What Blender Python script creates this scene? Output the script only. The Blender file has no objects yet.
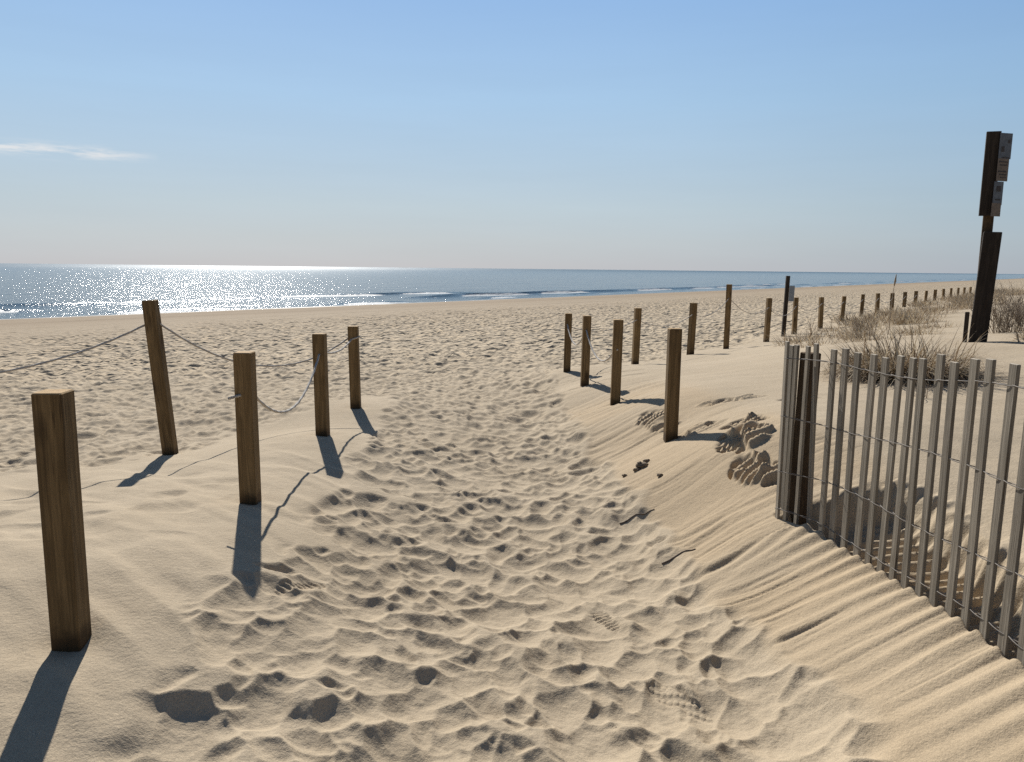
import bpy, math, random
import numpy as np
from mathutils import Vector, Matrix

# ------------------------------------------------------------------ camera, sky, sun, exposure
sc = bpy.context.scene
col = sc.collection
rad = math.radians
SUN_AZ, SUN_EL = -18.0, 35.0

cam = bpy.data.objects.new('camera', bpy.data.cameras.new('camera'))
col.objects.link(cam); sc.camera = cam
cam.data.sensor_width = 36.0
cam.data.lens = 770.0 / 1024.0 * 36.0
cam.data.clip_start = 0.05; cam.data.clip_end = 90000
CAMM = Matrix.Rotation(rad(90 - 8.3), 4, 'X') @ Matrix.Rotation(rad(0.61), 4, 'Z')
cam.matrix_world = Matrix.Translation((0, 0, 1.6)) @ CAMM

world = bpy.data.worlds.new('World'); sc.world = world; world.use_nodes = True
def build_world():
    nt = world.node_tree; N = nt.nodes; L = nt.links
    bg = N['Background']; bg.inputs[1].default_value = 0.1
    s = N.new('ShaderNodeTexSky'); s.sky_type = 'NISHITA'; s.sun_disc = False
    s.sun_elevation = rad(SUN_EL); s.sun_rotation = rad(SUN_AZ)
    s.altitude = 0; s.air_density = 1.0; s.dust_density = 0.2; s.ozone_density = 2.0
    tc = N.new('ShaderNodeTexCoord')
    sep = N.new('ShaderNodeSeparateXYZ'); L.new(tc.outputs['Generated'], sep.inputs[0])
    def ramp(src, pts):
        r = N.new('ShaderNodeValToRGB'); L.new(src, r.inputs[0])
        while len(r.color_ramp.elements) < len(pts): r.color_ramp.elements.new(0.5)
        for e, (p, v) in zip(r.color_ramp.elements, pts):
            e.position = p; e.color = (v, v, v, 1) if not isinstance(v, tuple) else (*v, 1)
        return r.outputs[0]
    def math_(op, a, b):
        m = N.new('ShaderNodeMath'); m.operation = op
        for i, v in enumerate((a, b)):
            if isinstance(v, (int, float)): m.inputs[i].default_value = v
            else: L.new(v, m.inputs[i])
        return m.outputs[0]
    def mix(f, a, b, mode='MIX'):
        m = N.new('ShaderNodeMixRGB'); m.blend_type = mode
        for i, v in enumerate((f, a, b)):
            if isinstance(v, (int, float)): m.inputs[i].default_value = v
            elif isinstance(v, tuple): m.inputs[i].default_value = (*v, 1)
            else: L.new(v, m.inputs[i])
        return m.outputs[0]
    at = N.new('ShaderNodeMath'); at.operation = 'ARCTAN2'
    L.new(sep.outputs[0], at.inputs[0]); L.new(sep.outputs[1], at.inputs[1])
    cmb = N.new('ShaderNodeCombineXYZ'); L.new(at.outputs[0], cmb.inputs[0]); L.new(sep.outputs[2], cmb.inputs[1])
    # clear-day sky by height above the horizon, pale sea haze at the bottom, deep blue overhead
    g = ramp(sep.outputs[2], SKY)
    # sky dims away from the sun's side
    d = N.new('ShaderNodeVectorMath'); d.operation = 'DOT_PRODUCT'; L.new(tc.outputs['Generated'], d.inputs[0])
    d.inputs[1].default_value = (math.sin(rad(SUN_AZ)), math.cos(rad(SUN_AZ)), 0)
    k = ramp(math_('MULTIPLY_ADD', d.outputs['Value'], 0.5), [(0, (.5, .5, .5)), (1, (.5, .5, .5))]) if False else None
    mr = N.new('ShaderNodeMapRange'); mr.inputs[1].default_value = -1; mr.inputs[2].default_value = 1; L.new(d.outputs['Value'], mr.inputs[0])
    side = ramp(mr.outputs[0], [(0, (.34, .37, .42)), (.5, (.42, .47, .54)), (.80, (.76, .83, .88)), (.93, (.96, .98, .99)), (1, (1.0, 1.0, 1.0))])
    g = mix(1.0, g, side, 'MULTIPLY')
    # faint uneven layers in the haze
    def layer(scale, sc_, det):
        mp = N.new('ShaderNodeMapping'); mp.inputs['Scale'].default_value = scale; L.new(cmb.outputs[0], mp.inputs[0])
        n = N.new('ShaderNodeTexNoise'); n.inputs['Scale'].default_value = sc_; n.inputs['Detail'].default_value = det; n.inputs['Roughness'].default_value = .6
        L.new(mp.outputs[0], n.inputs['Vector']); return n.outputs[0]
    soft = ramp(layer((1.1, 11, 1), 1.7, 4), [(.3, .975), (.7, 1.025)])
    g = mix(ramp(sep.outputs[2], [(0, 1), (.2, .9), (.35, .2)]), g, mix(1.0, g, soft, 'MULTIPLY'))
    g = mix(1.0, g, (10.0, 10.0, 10.0), 'MULTIPLY')
    g = mix(.08, g, s.outputs[0])
    # thin streak of cloud low on the left
    band = ramp(sep.outputs[2], [(0.112, 0), (0.119, 1), (0.124, 1), (0.130, 0)])
    azs = N.new('ShaderNodeMapRange'); azs.inputs[1].default_value = -0.42; azs.inputs[2].default_value = -0.48; L.new(at.outputs[0], azs.inputs[0])
    n1 = layer((16, 120, 1), 1.0, 8)
    cl = math_('MULTIPLY', math_('MULTIPLY', ramp(n1, [(0.44, 0), (0.60, 1)]), band), azs.outputs[0])
    g = mix(math_('MULTIPLY', cl, .8), g, (7.2, 7.2, 7.2))
    L.new(g, bg.inputs[0])
SKY = [(0.0, (.415, .435, .485)), (.035, (.435, .475, .515)), (.075, (.435, .51, .565)), (.13, (.395, .51, .62)), (.20, (.35, .51, .69)), (.31, (.27, .44, .70)), (.50, (.13, .21, .36)), (1.0, (.065, .10, .18))]
build_world()

sd = bpy.data.lights.new('sun', 'SUN'); sd.energy = 5.0; sd.angle = rad(0.53); sd.color = (1.0, 0.955, 0.88)
sun = bpy.data.objects.new('sun', sd); col.objects.link(sun)
sdir = Vector((math.sin(rad(SUN_AZ)) * math.cos(rad(SUN_EL)), math.cos(rad(SUN_AZ)) * math.cos(rad(SUN_EL)), math.sin(rad(SUN_EL))))
sun.rotation_euler = sdir.to_track_quat('Z', 'Y').to_euler()
sun.location = (-5, 20, 15)

vs = sc.view_settings
vs.view_transform = 'Standard'; vs.look = 'None'; vs.gamma = 1.0; vs.use_curve_mapping = False
vs.exposure = 0.18
sc.cycles.use_denoising = False
sc.cycles.max_bounces = 6
sc.cycles.sample_clamp_indirect = 6.0

# ------------------------------------------------------------------ helpers
rng = np.random.default_rng(11)
random.seed(5)

def tag(o, label=None, cat=None, group=None, kind=None):
    if label: o['label'] = label
    if cat: o['category'] = cat
    if group: o['group'] = group
    if kind: o['kind'] = kind
    return o

def link(name, me, mat=None, parent=None, loc=(0, 0, 0)):
    o = bpy.data.objects.new(name, me); col.objects.link(o)
    if mat and me: me.materials.append(mat)
    if parent: o.parent = parent
    o.location = loc
    return o

def np_mesh(name, V, F4=None, F3=None, smooth=True):
    me = bpy.data.meshes.new(name)
    parts = []
    if F4 is not None and len(F4): parts.append(np.asarray(F4, np.int32))
    if F3 is not None and len(F3): parts.append(np.asarray(F3, np.int32))
    loops = np.concatenate([p.ravel() for p in parts])
    tot = np.concatenate([np.full(len(p), p.shape[1], np.int32) for p in parts])
    me.vertices.add(len(V)); me.vertices.foreach_set('co', np.asarray(V, np.float32).ravel())
    me.loops.add(len(loops)); me.loops.foreach_set('vertex_index', loops)
    me.polygons.add(len(tot)); me.polygons.foreach_set('loop_start', np.concatenate([[0], np.cumsum(tot)[:-1]]).astype(np.int32))
    me.polygons.foreach_set('loop_total', tot)
    me.polygons.foreach_set('use_smooth', np.full(len(tot), smooth, bool))
    me.update(calc_edges=True)
    return me

class MB:
    """collects boxes, tubes and ribbons into one mesh"""
    def __init__(s): s.v = []; s.f = []
    def add(s, vs_, fs):
        o = len(s.v); s.v += [tuple(p) for p in vs_]; s.f += [tuple(i + o for i in f) for f in fs]
    def box(s, c, size, M=None, bev=0.0, topdrop=0.0):
        x, y, z = (k / 2 for k in size); b = bev
        vs_ = []
        for zz in (-z, z):
            bz = b if zz > 0 else 0
            ring = [(-x + b, -y), (x - b, -y), (x, -y + b), (x, y - b), (x - b, y), (-x + b, y), (-x, y - b), (-x, -y + b)] if b else [(-x, -y), (x, -y), (x, y), (-x, y)]
            if zz > 0 and b:
                vs_ += [(p[0], p[1], zz - b) for p in ring]
                vs_ += [(p[0] * (1 - b / x), p[1] * (1 - b / y), zz + topdrop * p[1]) for p in ring]
            else: vs_ += [(p[0], p[1], zz) for p in ring]
        n = 8 if b else 4
        R_ = len(vs_) // n
        fs = [tuple(reversed(range(n))), tuple(range((R_ - 1) * n, R_ * n))]
        for r in range(R_ - 1):
            for i in range(n): fs.append((r * n + i, r * n + (i + 1) % n, (r + 1) * n + (i + 1) % n, (r + 1) * n + i))
        out = []
        for p in vs_:
            q = Vector(p)
            if M is not None: q = M @ q
            out.append(q + Vector(c))
        s.add(out, fs)
    def tube(s, pts, r, n=8, twist=0.0):
        pts = [Vector(p) for p in pts]; N_ = len(pts); vs_ = []; fs = []
        up = Vector((0, 0, 1)); prev = None
        for i, p in enumerate(pts):
            d = (pts[min(i + 1, N_ - 1)] - pts[max(i - 1, 0)]).normalized()
            if prev is None:
                a = d.cross(up)
                if a.length < 1e-3: a = d.cross(Vector((1, 0, 0)))
            else: a = prev - d * prev.dot(d)
            a.normalize(); prev = a; b_ = d.cross(a)
            rr = r(i / max(1, N_ - 1)) if callable(r) else r
            for k in range(n):
                t = 2 * math.pi * k / n + twist * i
                rk = rr * (1 + (0.16 * math.cos(3 * (2 * math.pi * k / n)) if twist else 0))
                vs_.append(p + a * math.cos(t) * rk + b_ * math.sin(t) * rk)
        for i in range(N_ - 1):
            for k in range(n): fs.append((i * n + k, i * n + (k + 1) % n, (i + 1) * n + (k + 1) % n, (i + 1) * n + k))
        fs.append(tuple(reversed(range(n)))); fs.append(tuple((N_ - 1) * n + k for k in range(n)))
        s.add(vs_, fs)
    def build(s, name, mat=None, parent=None, loc=(0, 0, 0), smooth=False):
        me = bpy.data.meshes.new(name); me.from_pydata(s.v, [], s.f); me.update()
        if smooth: me.polygons.foreach_set('use_smooth', [True] * len(me.polygons))
        return link(name, me, mat, parent, loc)

def hash01(ix, iy, seed):
    h = (ix.astype(np.int64) * 374761393 + iy.astype(np.int64) * 668265263 + seed * 974711) & 0xFFFFFFFF
    h = ((h ^ (h >> 13)) * 1274126177) & 0xFFFFFFFF
    h = (h ^ (h >> 16)) & 0xFFFFFFFF
    return h.astype(np.float64) / 4294967295.0
def vn(x, y, seed=0):
    xi = np.floor(x); yi = np.floor(y); fx = x - xi; fy = y - yi
    fx = fx * fx * fx * (fx * (fx * 6 - 15) + 10); fy = fy * fy * fy * (fy * (fy * 6 - 15) + 10)
    a = hash01(xi, yi, seed); b = hash01(xi + 1, yi, seed); c = hash01(xi, yi + 1, seed); d = hash01(xi + 1, yi + 1, seed)
    return (a + (b - a) * fx + (c - a) * fy + (a - b - c + d) * fx * fy) * 2 - 1
def fbm(x, y, seed=0, oct_=4, g=0.5):
    r = 0; A = 1; t = 0
    for o in range(oct_):
        r = r + A * vn(x * 2 ** o + 13.7 * o, y * 2 ** o - 7.1 * o, seed + o); t += A; A *= g
    return r / t
def sst(a, b, x):
    t = np.clip((x - a) / (b - a), 0, 1); return t * t * (3 - 2 * t)

# ------------------------------------------------------------------ lie of the land
# shore runs at azimuth 37.4 degrees; s = metres inland of the water's edge
SA = rad(37.4); NS, NC = math.sin(SA), math.cos(SA)
SEA = -1.4
def shore_s(x, y): return 47.3 + NC * x - NS * y
def prior(x, y):
    s = shore_s(x, y)
    z = np.where(s > 38, 0.0, np.where(s > 12, -0.78 * (38 - s) / 26.0, -0.78 - 0.62 * (12 - s) / 12.0))
    z = np.where(s < 0, np.maximum(-1.4 + 0.05 * s, -4.0), z)
    return z + 0.75 * sst(37.5, 47, s)
POSTS = dict(A=(-1.42, 2.35, .39), C=(-1.38, 3.95, .37), D=(-1.45, 5.8, .35), E=(-1.46, 7.1, .32), B=(-2.54, 5.6, .21),
             I=(1.16, 5.5, .40), H=(.98, 7.2, .36), G=(.82, 8.6, .34), F=(.71, 9.9, .31))
ROW = [(1.82, 11.33, .22, 1.05), (2.99, 12.87, .20, 1.07), (3.94, 14.14, .18, 1.36), (5.24, 15.86, .16, 1.06), (6.34, 17.32, .21, 1.03),
       (7.57, 18.95, .22, .99), (8.78, 20.57, .30, .97), (10.02, 22.2, .34, .98), (11.23, 23.81, .36, .97), (12.48, 25.46, .38, .94),
       (13.71, 27.1, .40, .94), (14.93, 28.72, .41, .94), (16.18, 30.37, .42, .92), (17.48, 32.1, .44, .93), (18.8, 33.85, .45, .93),
       (20.11, 35.59, .45, .93), (21.45, 37.37, .46, .92), (22.69, 39.01, .46, .91), (24.12, 40.91, .46, .90), (25.63, 42.91, .46, .88)]
FENCE = [(1.30, 3.64), (1.405, 3.40), (1.455, 3.05), (1.47, 2.65), (1.475, 2.38), (1.475, 2.08), (1.48, 1.3), (1.48, .4)]
CP = [v for v in POSTS.values()] + [r[:3] for r in ROW]
CP += [(x - .02, y, z) for (x, y), z in zip(FENCE[:-1], (.43, .43, .44, .46, .475, .495, .50))]
CP += [(0, y, .13) for y in (-4, -2, 0, 1.5, 3, 4.5, 6, 7.5, 9)] + [(0, 11, .06), (-1, 12.5, .05), (1, 14, .06), (-3, 9, .06), (-5, 7, .06)]
CP += [(-.6, y, .20) for y in (0, 1.5, 3, 4.5, 6, 7.5)] + [(.45, y, .14) for y in (0, 1.5, 3, 4.5, 6, 7.5, 9)]
CP += [(-.97, 2.8, .385), (-1.07, 4.63, .30), (-1.12, 6.09, .27), (-2.2, 4.28, .34), (-1.9, 2.6, .44), (-2.6, 3.2, .38), (-3.4, 4.0, .27),
       (-3.9, 5.8, .15), (-2.2, 1.2, .42), (-1.0, 1.6, .30), (-1.3, .5, .36), (-1.9, 6.4, .22), (-2.0, 4.9, .31), (-1.75, 3.6, .42),
       (1.0, 2.3, .20), (.95, 3.1, .17), (.85, 4.0, .16), (1.1, 4.3, .32), (.80, 5.6, .20), (.65, 7.5, .20), (1.2, 1.2, .22), (1.2, .2, .22),
       (1.43, 4.63, .60), (1.25, 6.36, .52), (1.75, 5.2, .63), (1.9, 6.4, .60), (1.8, 8.4, .48), (2.3, 10, .38), (3.4, 11, .42), (3, 8.5, .62),
       (1.62, 3.3, .46), (1.70, 2.9, .50), (1.70, 2.5, .53), (1.70, 2.1, .56), (1.95, 3.6, .60), (1.98, 2.6, .64), (2.3, 2.6, .62), (2.4, 4.2, .66), (3.2, 3.2, .70), (3.6, 5.0, .70), (3.6, 7.0, .72),
       (4.5, 9.5, .74), (5.6, 9.3, .80), (7.5, 9, .95), (6.5, 12, .66), (5, 12.5, .50), (6.5, 14.5, .42), (8.5, 15.5, .55), (9, 18, .46),
       (5, 3, .85), (7, 6, .95), (4.5, .5, .7)]
CP = np.array(CP); LK = 1.7
def _k(d): q = d / LK; return (1 + q) * np.exp(-q)
_D = np.hypot(CP[:, None, 0] - CP[None, :, 0], CP[:, None, 1] - CP[None, :, 1])
_W = np.linalg.solve(_k(_D) + 0.004 * np.eye(len(CP)), CP[:, 2] - prior(CP[:, 0], CP[:, 1]))
GX = np.arange(-16, 40, .12); GY = np.arange(-14, 56, .12)
_gx, _gy = np.meshgrid(GX, GY)
_res = np.zeros_like(_gx)
for (cx, cy, _), w_ in zip(CP, _W): _res += w_ * _k(np.hypot(_gx - cx, _gy - cy))
def bil(img, x0, y0, st, x, y):
    u = np.clip((x - x0) / st, 0, img.shape[1] - 1.001); v = np.clip((y - y0) / st, 0, img.shape[0] - 1.001)
    i = u.astype(int); j = v.astype(int); a = u - i; b = v - j
    return (img[j, i] * (1 - a) + img[j, i + 1] * a) * (1 - b) + (img[j + 1, i] * (1 - a) + img[j + 1, i + 1] * a) * b
def macro(x, y):
    x = np.asarray(x, float); y = np.asarray(y, float)
    e = sst(-16, -12, x) * (1 - sst(35, 39.8, x)) * sst(-14, -10, y) * (1 - sst(50, 55.5, y))
    z = prior(x, y) + e * bil(_res, GX[0], GY[0], .12, x, y)
    s = shore_s(x, y)
    z = z + 0.10 * fbm(x / 9, y / 9, 3, 3) * sst(48, 56, s)
    # low berm and tyre-worn ledges on the lower beach
    along = NS * x + NC * y
    z = z + 0.05 * (sst(14.6, 13.2, s + 1.1 * vn(along / 17, s * 0, 31)) * sst(2, 12, s))*-1
    z = z + 0.035 * vn(along / 14, s / 1.9, 33) * sst(2, 6, s) * (1 - sst(20, 27, s))
    return z
def Z(x, y): return float(macro(np.array([x]), np.array([y]))[0])

# edges of the trodden path
PL = np.array([(-1.0, -6), (-1.02, .5), (-1.08, 1.94), (-1.12, 2.3), (-1.15, 2.88), (-1.05, 3.41), (-1.05, 4.35), (-1.08, 5.3), (-1.12, 6.53), (-1.25, 7.9), (-1.7, 8.8), (-3, 11)])
PR = np.array([(1.1, -6), (1.1, 1.2), (1.10, 2.05), (1.06, 2.43), (1.02, 2.96), (.92, 3.6), (.84, 4.6), (.68, 5.9), (.59, 7.9), (.62, 9.9), (.9, 10.8), (1.4, 12)])
def trod(x, y):
    wob = 0.10 * vn(x * 2.2, y * 2.2, 41) + .05 * vn(x * 7, y * 7, 42)
    xl = np.interp(y, PL[:, 1], PL[:, 0]); xr = np.interp(y, PR[:, 1], PR[:, 0])
    p = sst(-.10, .22, x - xl + wob) * sst(-.03, .14, xr - x + wob * .7) * (y < 11.5)
    sl = -NC * (x - 1.8) + NS * (y - 11.3)         # metres seaward of the post row
    sl = sl + .45 * vn(x * .9, y * .9, 43)
    q = sst(.0, .9, sl)
    s = shore_s(x, y)
    lo = sst(17.5, 31, s + 1.5 * vn((NS * x + NC * y) / 9, s * 0, 44))
    return np.maximum(p, q) * (0.10 + 0.90 * lo) * (s > 0)

# ------------------------------------------------------------------ footprints: three height maps, coarse to fine
def crater_map(x0, x1, y0, y1, st, dens, scale, seed, deep=1.0):
    r_ = np.random.default_rng(seed)
    nx = int((x1 - x0) / st) + 1; ny = int((y1 - y0) / st) + 1
    h = np.zeros((ny, nx), np.float32) + .012 * deep
    n = int(dens * (x1 - x0) * (y1 - y0))
    X = r_.uniform(x0, x1, n); Y = r_.uniform(y0, y1, n)
    keep = r_.random(n) < trod(X, Y) * 1.05 - .04
    X = X[keep]; Y = Y[keep]; n = len(X)
    a = (.054 + .088 * r_.random(n) ** 2.4) * scale; b = a * r_.uniform(.5, .85, n)
    small = r_.random(n) < .35
    a[small] *= .6; b[small] *= .65
    d = b * r_.uniform(.22, .46, n) * deep; d[small] *= .9
    off = np.clip(r_.normal(0, .11, n), -.2, .2) * b * deep + .002
    # people walk along the path: prints roughly follow it
    an = rad(90) + r_.normal(0, .55, n)
    sk = r_.uniform(-1, 1, n + 1); pw = r_.uniform(1.3, 2.4, n)
    for i in range(n):
        R_ = a[i] * 1.45
        i0 = max(0, int((X[i] - R_ - x0) / st)); i1 = min(nx, int((X[i] + R_ - x0) / st) + 2)
        j0 = max(0, int((Y[i] - R_ - y0) / st)); j1 = min(ny, int((Y[i] + R_ - y0) / st) + 2)
        if i1 <= i0 or j1 <= j0: continue
        gx = (x0 + st * np.arange(i0, i1) - X[i])[None, :]; gy = (y0 + st * np.arange(j0, j1) - Y[i])[:, None]
        ca, sa = math.cos(an[i]), math.sin(an[i])
        u = (gx * ca + gy * sa) / a[i]; v = (-gx * sa + gy * ca) / b[i]
        v = v + .25 * np.sin(2.2 * u + i)
        r2 = np.abs(u) ** 2 * (1 + .35 * np.sign(u) * sk[i]) + np.abs(v) ** 2 * (1 + .35 * np.sign(v) * sk[-i]) + .10 * np.sin(3 * np.arctan2(v, u) + i)* np.minimum(u * u + v * v, 1)
        r2 = np.maximum(r2, 0)
        c = off[i] + d[i] * (r2 ** (pw[i] / 2) - 1)
        c = np.where(r2 > 1.9, 1.0, c)
        w = h[j0:j1, i0:i1]
        # smooth minimum keeps thin rounded crests between the hollows
        k = .0022 * scale
        m = np.clip(.5 + .5 * (w - c) / k, 0, 1)
        h[j0:j1, i0:i1] = w * (1 - m) + c * m - k * m * (1 - m)
    return h
def blur(h, n):
    for _ in range(n):
        h = (np.roll(h, 1, 0) + np.roll(h, -1, 0) + 2 * h) / 4
        h = (np.roll(h, 1, 1) + np.roll(h, -1, 1) + 2 * h) / 4
    return h
def repose(h, cell, tan, n):
    """dry sand slides until no face is steeper than its angle of repose"""
    lim = tan * cell; h = h.astype(np.float32)
    for _ in range(n):
        for ax in (0, 1):
            d = np.diff(h, axis=ax)
            e = np.sign(d) * np.maximum(np.abs(d) - lim, 0) * .30
            if ax == 0: h[:-1] += e; h[1:] -= e
            else: h[:, :-1] += e; h[:, 1:] -= e
    return h
L0 = (-3.4, 3.0, .9, 7.2, .006); L1 = (-10, 9, -1, 17, .015); L2 = (-62, 62, 2, 92, .05)
h0 = repose(crater_map(*L0, 165, 1.0, 21, 1.24), L0[4], .58, 30)
h1 = repose(crater_map(*L1, 130, 1.0, 22, 1.35), L1[4], .62, 14)
h0 = .044 * np.tanh(h0 / .044); h1 = .065 * np.tanh(h1 / .065)
h2 = blur(crater_map(*L2, 24, 1.4, 23, 1.7), 1)
h1 -= 0.0

RIM = np.array([(1.55, -1), (1.66, 1), (1.75, 2.0), (1.81, 2.57), (1.88, 2.92), (1.94, 3.25), (1.93, 3.5), (1.86, 3.64)])
def sole(x, y, cx, cy, ang, L_=.29, wd=.10, deep=.016, style=0):
    """a crisp shoe print: flat sunk sole with tread blocks; returns (mask, height)"""
    dx = x - cx; dy = y - cy; ca, sa = math.cos(ang), math.sin(ang)
    u = (dx * ca + dy * sa) / (L_ / 2); v = (-dx * sa + dy * ca) / (wd / 2)
    wdt = np.clip(.80 + .22 * u - .30 * np.exp(-((u + .12) / .22) ** 2), .3, 1.1)
    r = np.maximum(np.abs(u) ** 3, 0) + (np.abs(v) / wdt) ** 2.6
    m = 1 - sst(.6, 1.25, r)
    if style == 0: t = np.maximum(np.sin(u * 20 + 5 * np.abs(v)), 0) * np.maximum(np.sin(v * 8 + 1), -.1)
    elif style == 1: t = np.maximum(np.sin(u * 26 + 2.4 * np.abs(v)), -.2)
    else: t = sst(.02, .35, np.sin(u * 21 + 1.2 * v) * np.sin(v * 8.5 + 1.6 * np.floor((u * 21 + 1.2 * v) / np.pi)) ) * .5
    rim = .003 * np.exp(-((r - 1.25) / .22) ** 2)
    return m, -deep + .0085 * t, rim
SOLES = [(.60, 2.50, 2.2, .30, .105, .010, 2), (-.86, 3.0, 1.0, .25, .09, .008, 1), (.42, 3.15, 1.9, .22, .085, .006, 1)]

def seg_dist(x, y, pts):
    best = np.full(x.shape, 1e9); tt = np.zeros(x.shape); side = np.zeros(x.shape); acc = 0
    for (ax, ay), (bx, by) in zip(pts[:-1], pts[1:]):
        ex, ey = bx - ax, by - ay; l2 = ex * ex + ey * ey; l = math.sqrt(l2)
        t = np.clip(((x - ax) * ex + (y - ay) * ey) / l2, 0, 1)
        d = np.hypot(x - ax - t * ex, y - ay - t * ey)
        b = d < best
        best = np.where(b, d, best); tt = np.where(b, acc + t * l, tt)
        side = np.where(b, np.sign(ex * (y - ay) - ey * (x - ax)), side); acc += l
    return best, tt, side

def detail(x, y):
    """height on top of the macro land, and (moist, compact) colour zones"""
    T = trod(x, y)
    wx = x + .022 * vn(x * 5, y * 5, 51) + .010 * vn(x * 13, y * 13, 52); wy = y + .022 * vn(x * 5, y * 5, 53) + .010 * vn(x * 13, y * 13, 54)
    a0 = sst(L0[0], L0[0] + .5, x) * (1 - sst(L0[1] - .5, L0[1], x)) * sst(L0[2], L0[2] + .2, y) * (1 - sst(L0[3] - .8, L0[3], y))
    a1 = sst(L1[0], L1[0] + 1.2, x) * (1 - sst(L1[1] - 1.2, L1[1], x)) * sst(L1[2], L1[2] + .5, y) * (1 - sst(L1[3] - 3, L1[3], y))
    a1 = np.maximum(a1, a0)
    v0 = bil(h0, L0[0], L0[2], L0[4], wx, wy); v1 = bil(h1, L1[0], L1[2], L1[4], wx, wy); v2 = bil(h2, L2[0], L2[2], L2[4], x, y)
    fp = v0 * a0 + (v1 * (a1 - a0) + v2 * (1 - a1))
    r = np.hypot(x, y)
    h = fp * sst(0, .55, T) * (1 - .5 * sst(.15, .6, vn(x * .35, y * .35, 64) * sst(9, 14, r)))
    far = 1 - sst(14, 30, r)
    h = h + (.006 * fbm(x * 2.6, y * 2.6, 61, 3) + .0050 * fbm(x * 11, y * 11, 62, 3) + .0024 * fbm(x * 30, y * 30, 63, 2)) * T * far
    # crisp shoe prints
    near = (r < 6.5) & (y > .5)
    if near.any():
        xn, yn, hn = x[near], y[near], h[near]
        for (cx, cy, an, L_, wd, dp, stl) in SOLES:
            q = np.hypot(xn - cx, yn - cy) < L_
            if not q.any(): continue
            m, t, rim = sole(xn[q], yn[q], cx, cy, an, L_, wd, dp, stl)
            base = float(np.mean(hn[q])) ; tilt = (hn[q] - base) * .55
            hn[q] = hn[q] * (1 - m) + m * (base + tilt + t) + rim * 0
        h[near] = hn
    # wind work on the untrodden sand
    U = (1 - np.clip(T * 1.6, 0, 1)) * far
    inland = sst(-.4, .4, -(-NC * (x - 1.8) + NS * (y - 11.3)))
    U = U * inland
    h = h + U * (.012 * fbm(x * 1.1, y * 2.2, 71, 3) + .0016 * fbm(x * 6, y * 9, 72, 2))
    # left mound: soft drift ridges, trending down to the path
    lm = U * (x < -.5) * sst(.2, 1.0, y) * (1 - sst(4.2, 5.6, y)) * sst(-4.5, -2.2, x)
    ca, sa = math.cos(rad(-38)), math.sin(rad(-38))
    p = x * ca + y * sa; q = -x * sa + y * ca
    rg = 1 - np.sqrt(vn(p * 1.1 + .5 * vn(x * 2, y * 2, 74), q * 5.0, 73) ** 2 + .012) * 2
    h = h + lm * (.024 * np.clip(rg, -1, 1) * (.4 + .6 * sst(-.2, .5, vn(x * 1.3, y * 1.3, 75))) + .006 * vn(p * 3, q * 13, 76))
    dents = np.clip(vn(x * 5.5, y * 6.5, 77) - .25, 0, 1) * np.clip(vn(x * 1.1, y * 1.1, 78) + .4, 0, 1)
    h = h - lm * .035 * dents
    # right slope: furrows cut by wind blowing through the slats, running down to the path
    d, t, side = seg_dist(x, y, FENCE)
    xr = np.interp(y, PR[:, 1], PR[:, 0])
    rs = U * (x > .3) * (1 - sst(.55, .95, x - xr - .0 + (y > 3.6) * -.25)) * (1 - sst(9.5, 10.5, y))
    def furrows(ang, sd):
        ca_, sa_ = math.cos(rad(ang)), math.sin(rad(ang))
        uu = ca_ * x + sa_ * y; vv = -sa_ * x + ca_ * y + .06 * vn(x * 1.7, y * 2.2, 81) + .012 * vn(x * 6, y * 8, 80)
        fur = np.abs(vn(uu * .8, vv * 8.5, sd)); fur2 = np.abs(vn(uu * 1.3 + 5, vv * 20, sd + 1)); f3 = np.abs(vn(uu * 2 + 5, vv * 42, sd + 4))
        return -.021 * (1 - sst(0, .40, fur)) - .014 * (1 - sst(0, .5, fur2)) - .004 * (1 - f3) + .012, uu, vv
    fa, ua, va = furrows(4, 82); fb, uu, vv = furrows(19, 182); wb = sst(3.7, 4.2, y)
    ampl = np.clip(.50 + .65 * vn(x * 2.1, y * 2.6, 84), .05, 1) * (.6 + .4 * sst(.9, 0, d))
    h = h + rs * ampl * (fa * (1 - wb) + fb * wb)
    # noses of sand between the slats, fading down the slope
    ws = (side < 0) if False else (x < np.interp(y, [p_[1] for p_ in FENCE[::-1]], [p_[0] for p_ in FENCE[::-1]]))
    nose = np.cos(2 * np.pi * (t - .26) / .098)
    fz = np.exp(-d / .22) * (y < 3.5) * (y > 0)
    h = h + np.where(ws, -.010 * nose * fz + .010 * fz, 0)
    # scoured, rippled hollow behind the fence
    xrim = np.interp(y, RIM[:, 1], RIM[:, 0]) + .035 * vn(x * 4, y * 4, 88) + .028 * vn(x * 3, y * 16 + x * 7, 89)
    xf = np.interp(y, [p_[1] for p_ in FENCE[::-1]], [p_[0] for p_ in FENCE[::-1]])
    yend = RIM[-1, 1] + .03 * vn(x * 14, y * 3, 90)
    din = np.minimum(xrim - x, (yend - y) * 1.0)
    inpit = sst(0, .10, din) * sst(-.01, .05, x - xf) * (y > -1) * (y < 4.6) * (x > .8)
    wav = (y + .22 * x + .035 * vn(x * 5, y * 5, 87)) / .075
    wf = wav - np.floor(wav)
    ripple = np.where(wf < .35, wf / .35, (1 - wf) / .65)
    h = h - inpit * (.185 + .02 * vn(x * 4, y * 3, 85)) * sst(-.9, .6, y) + inpit * (.040 + .010 * vn(x * 7, y * 7, 191)) * ripple
    # combed edge of the scarp
    h = h + (np.exp(-(din / .05) ** 2)) * .018 * vn((y - .5 * x) * 24, x * 2, 190) * (x > xf) * (y < 4.6) * (y > 0)
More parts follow.
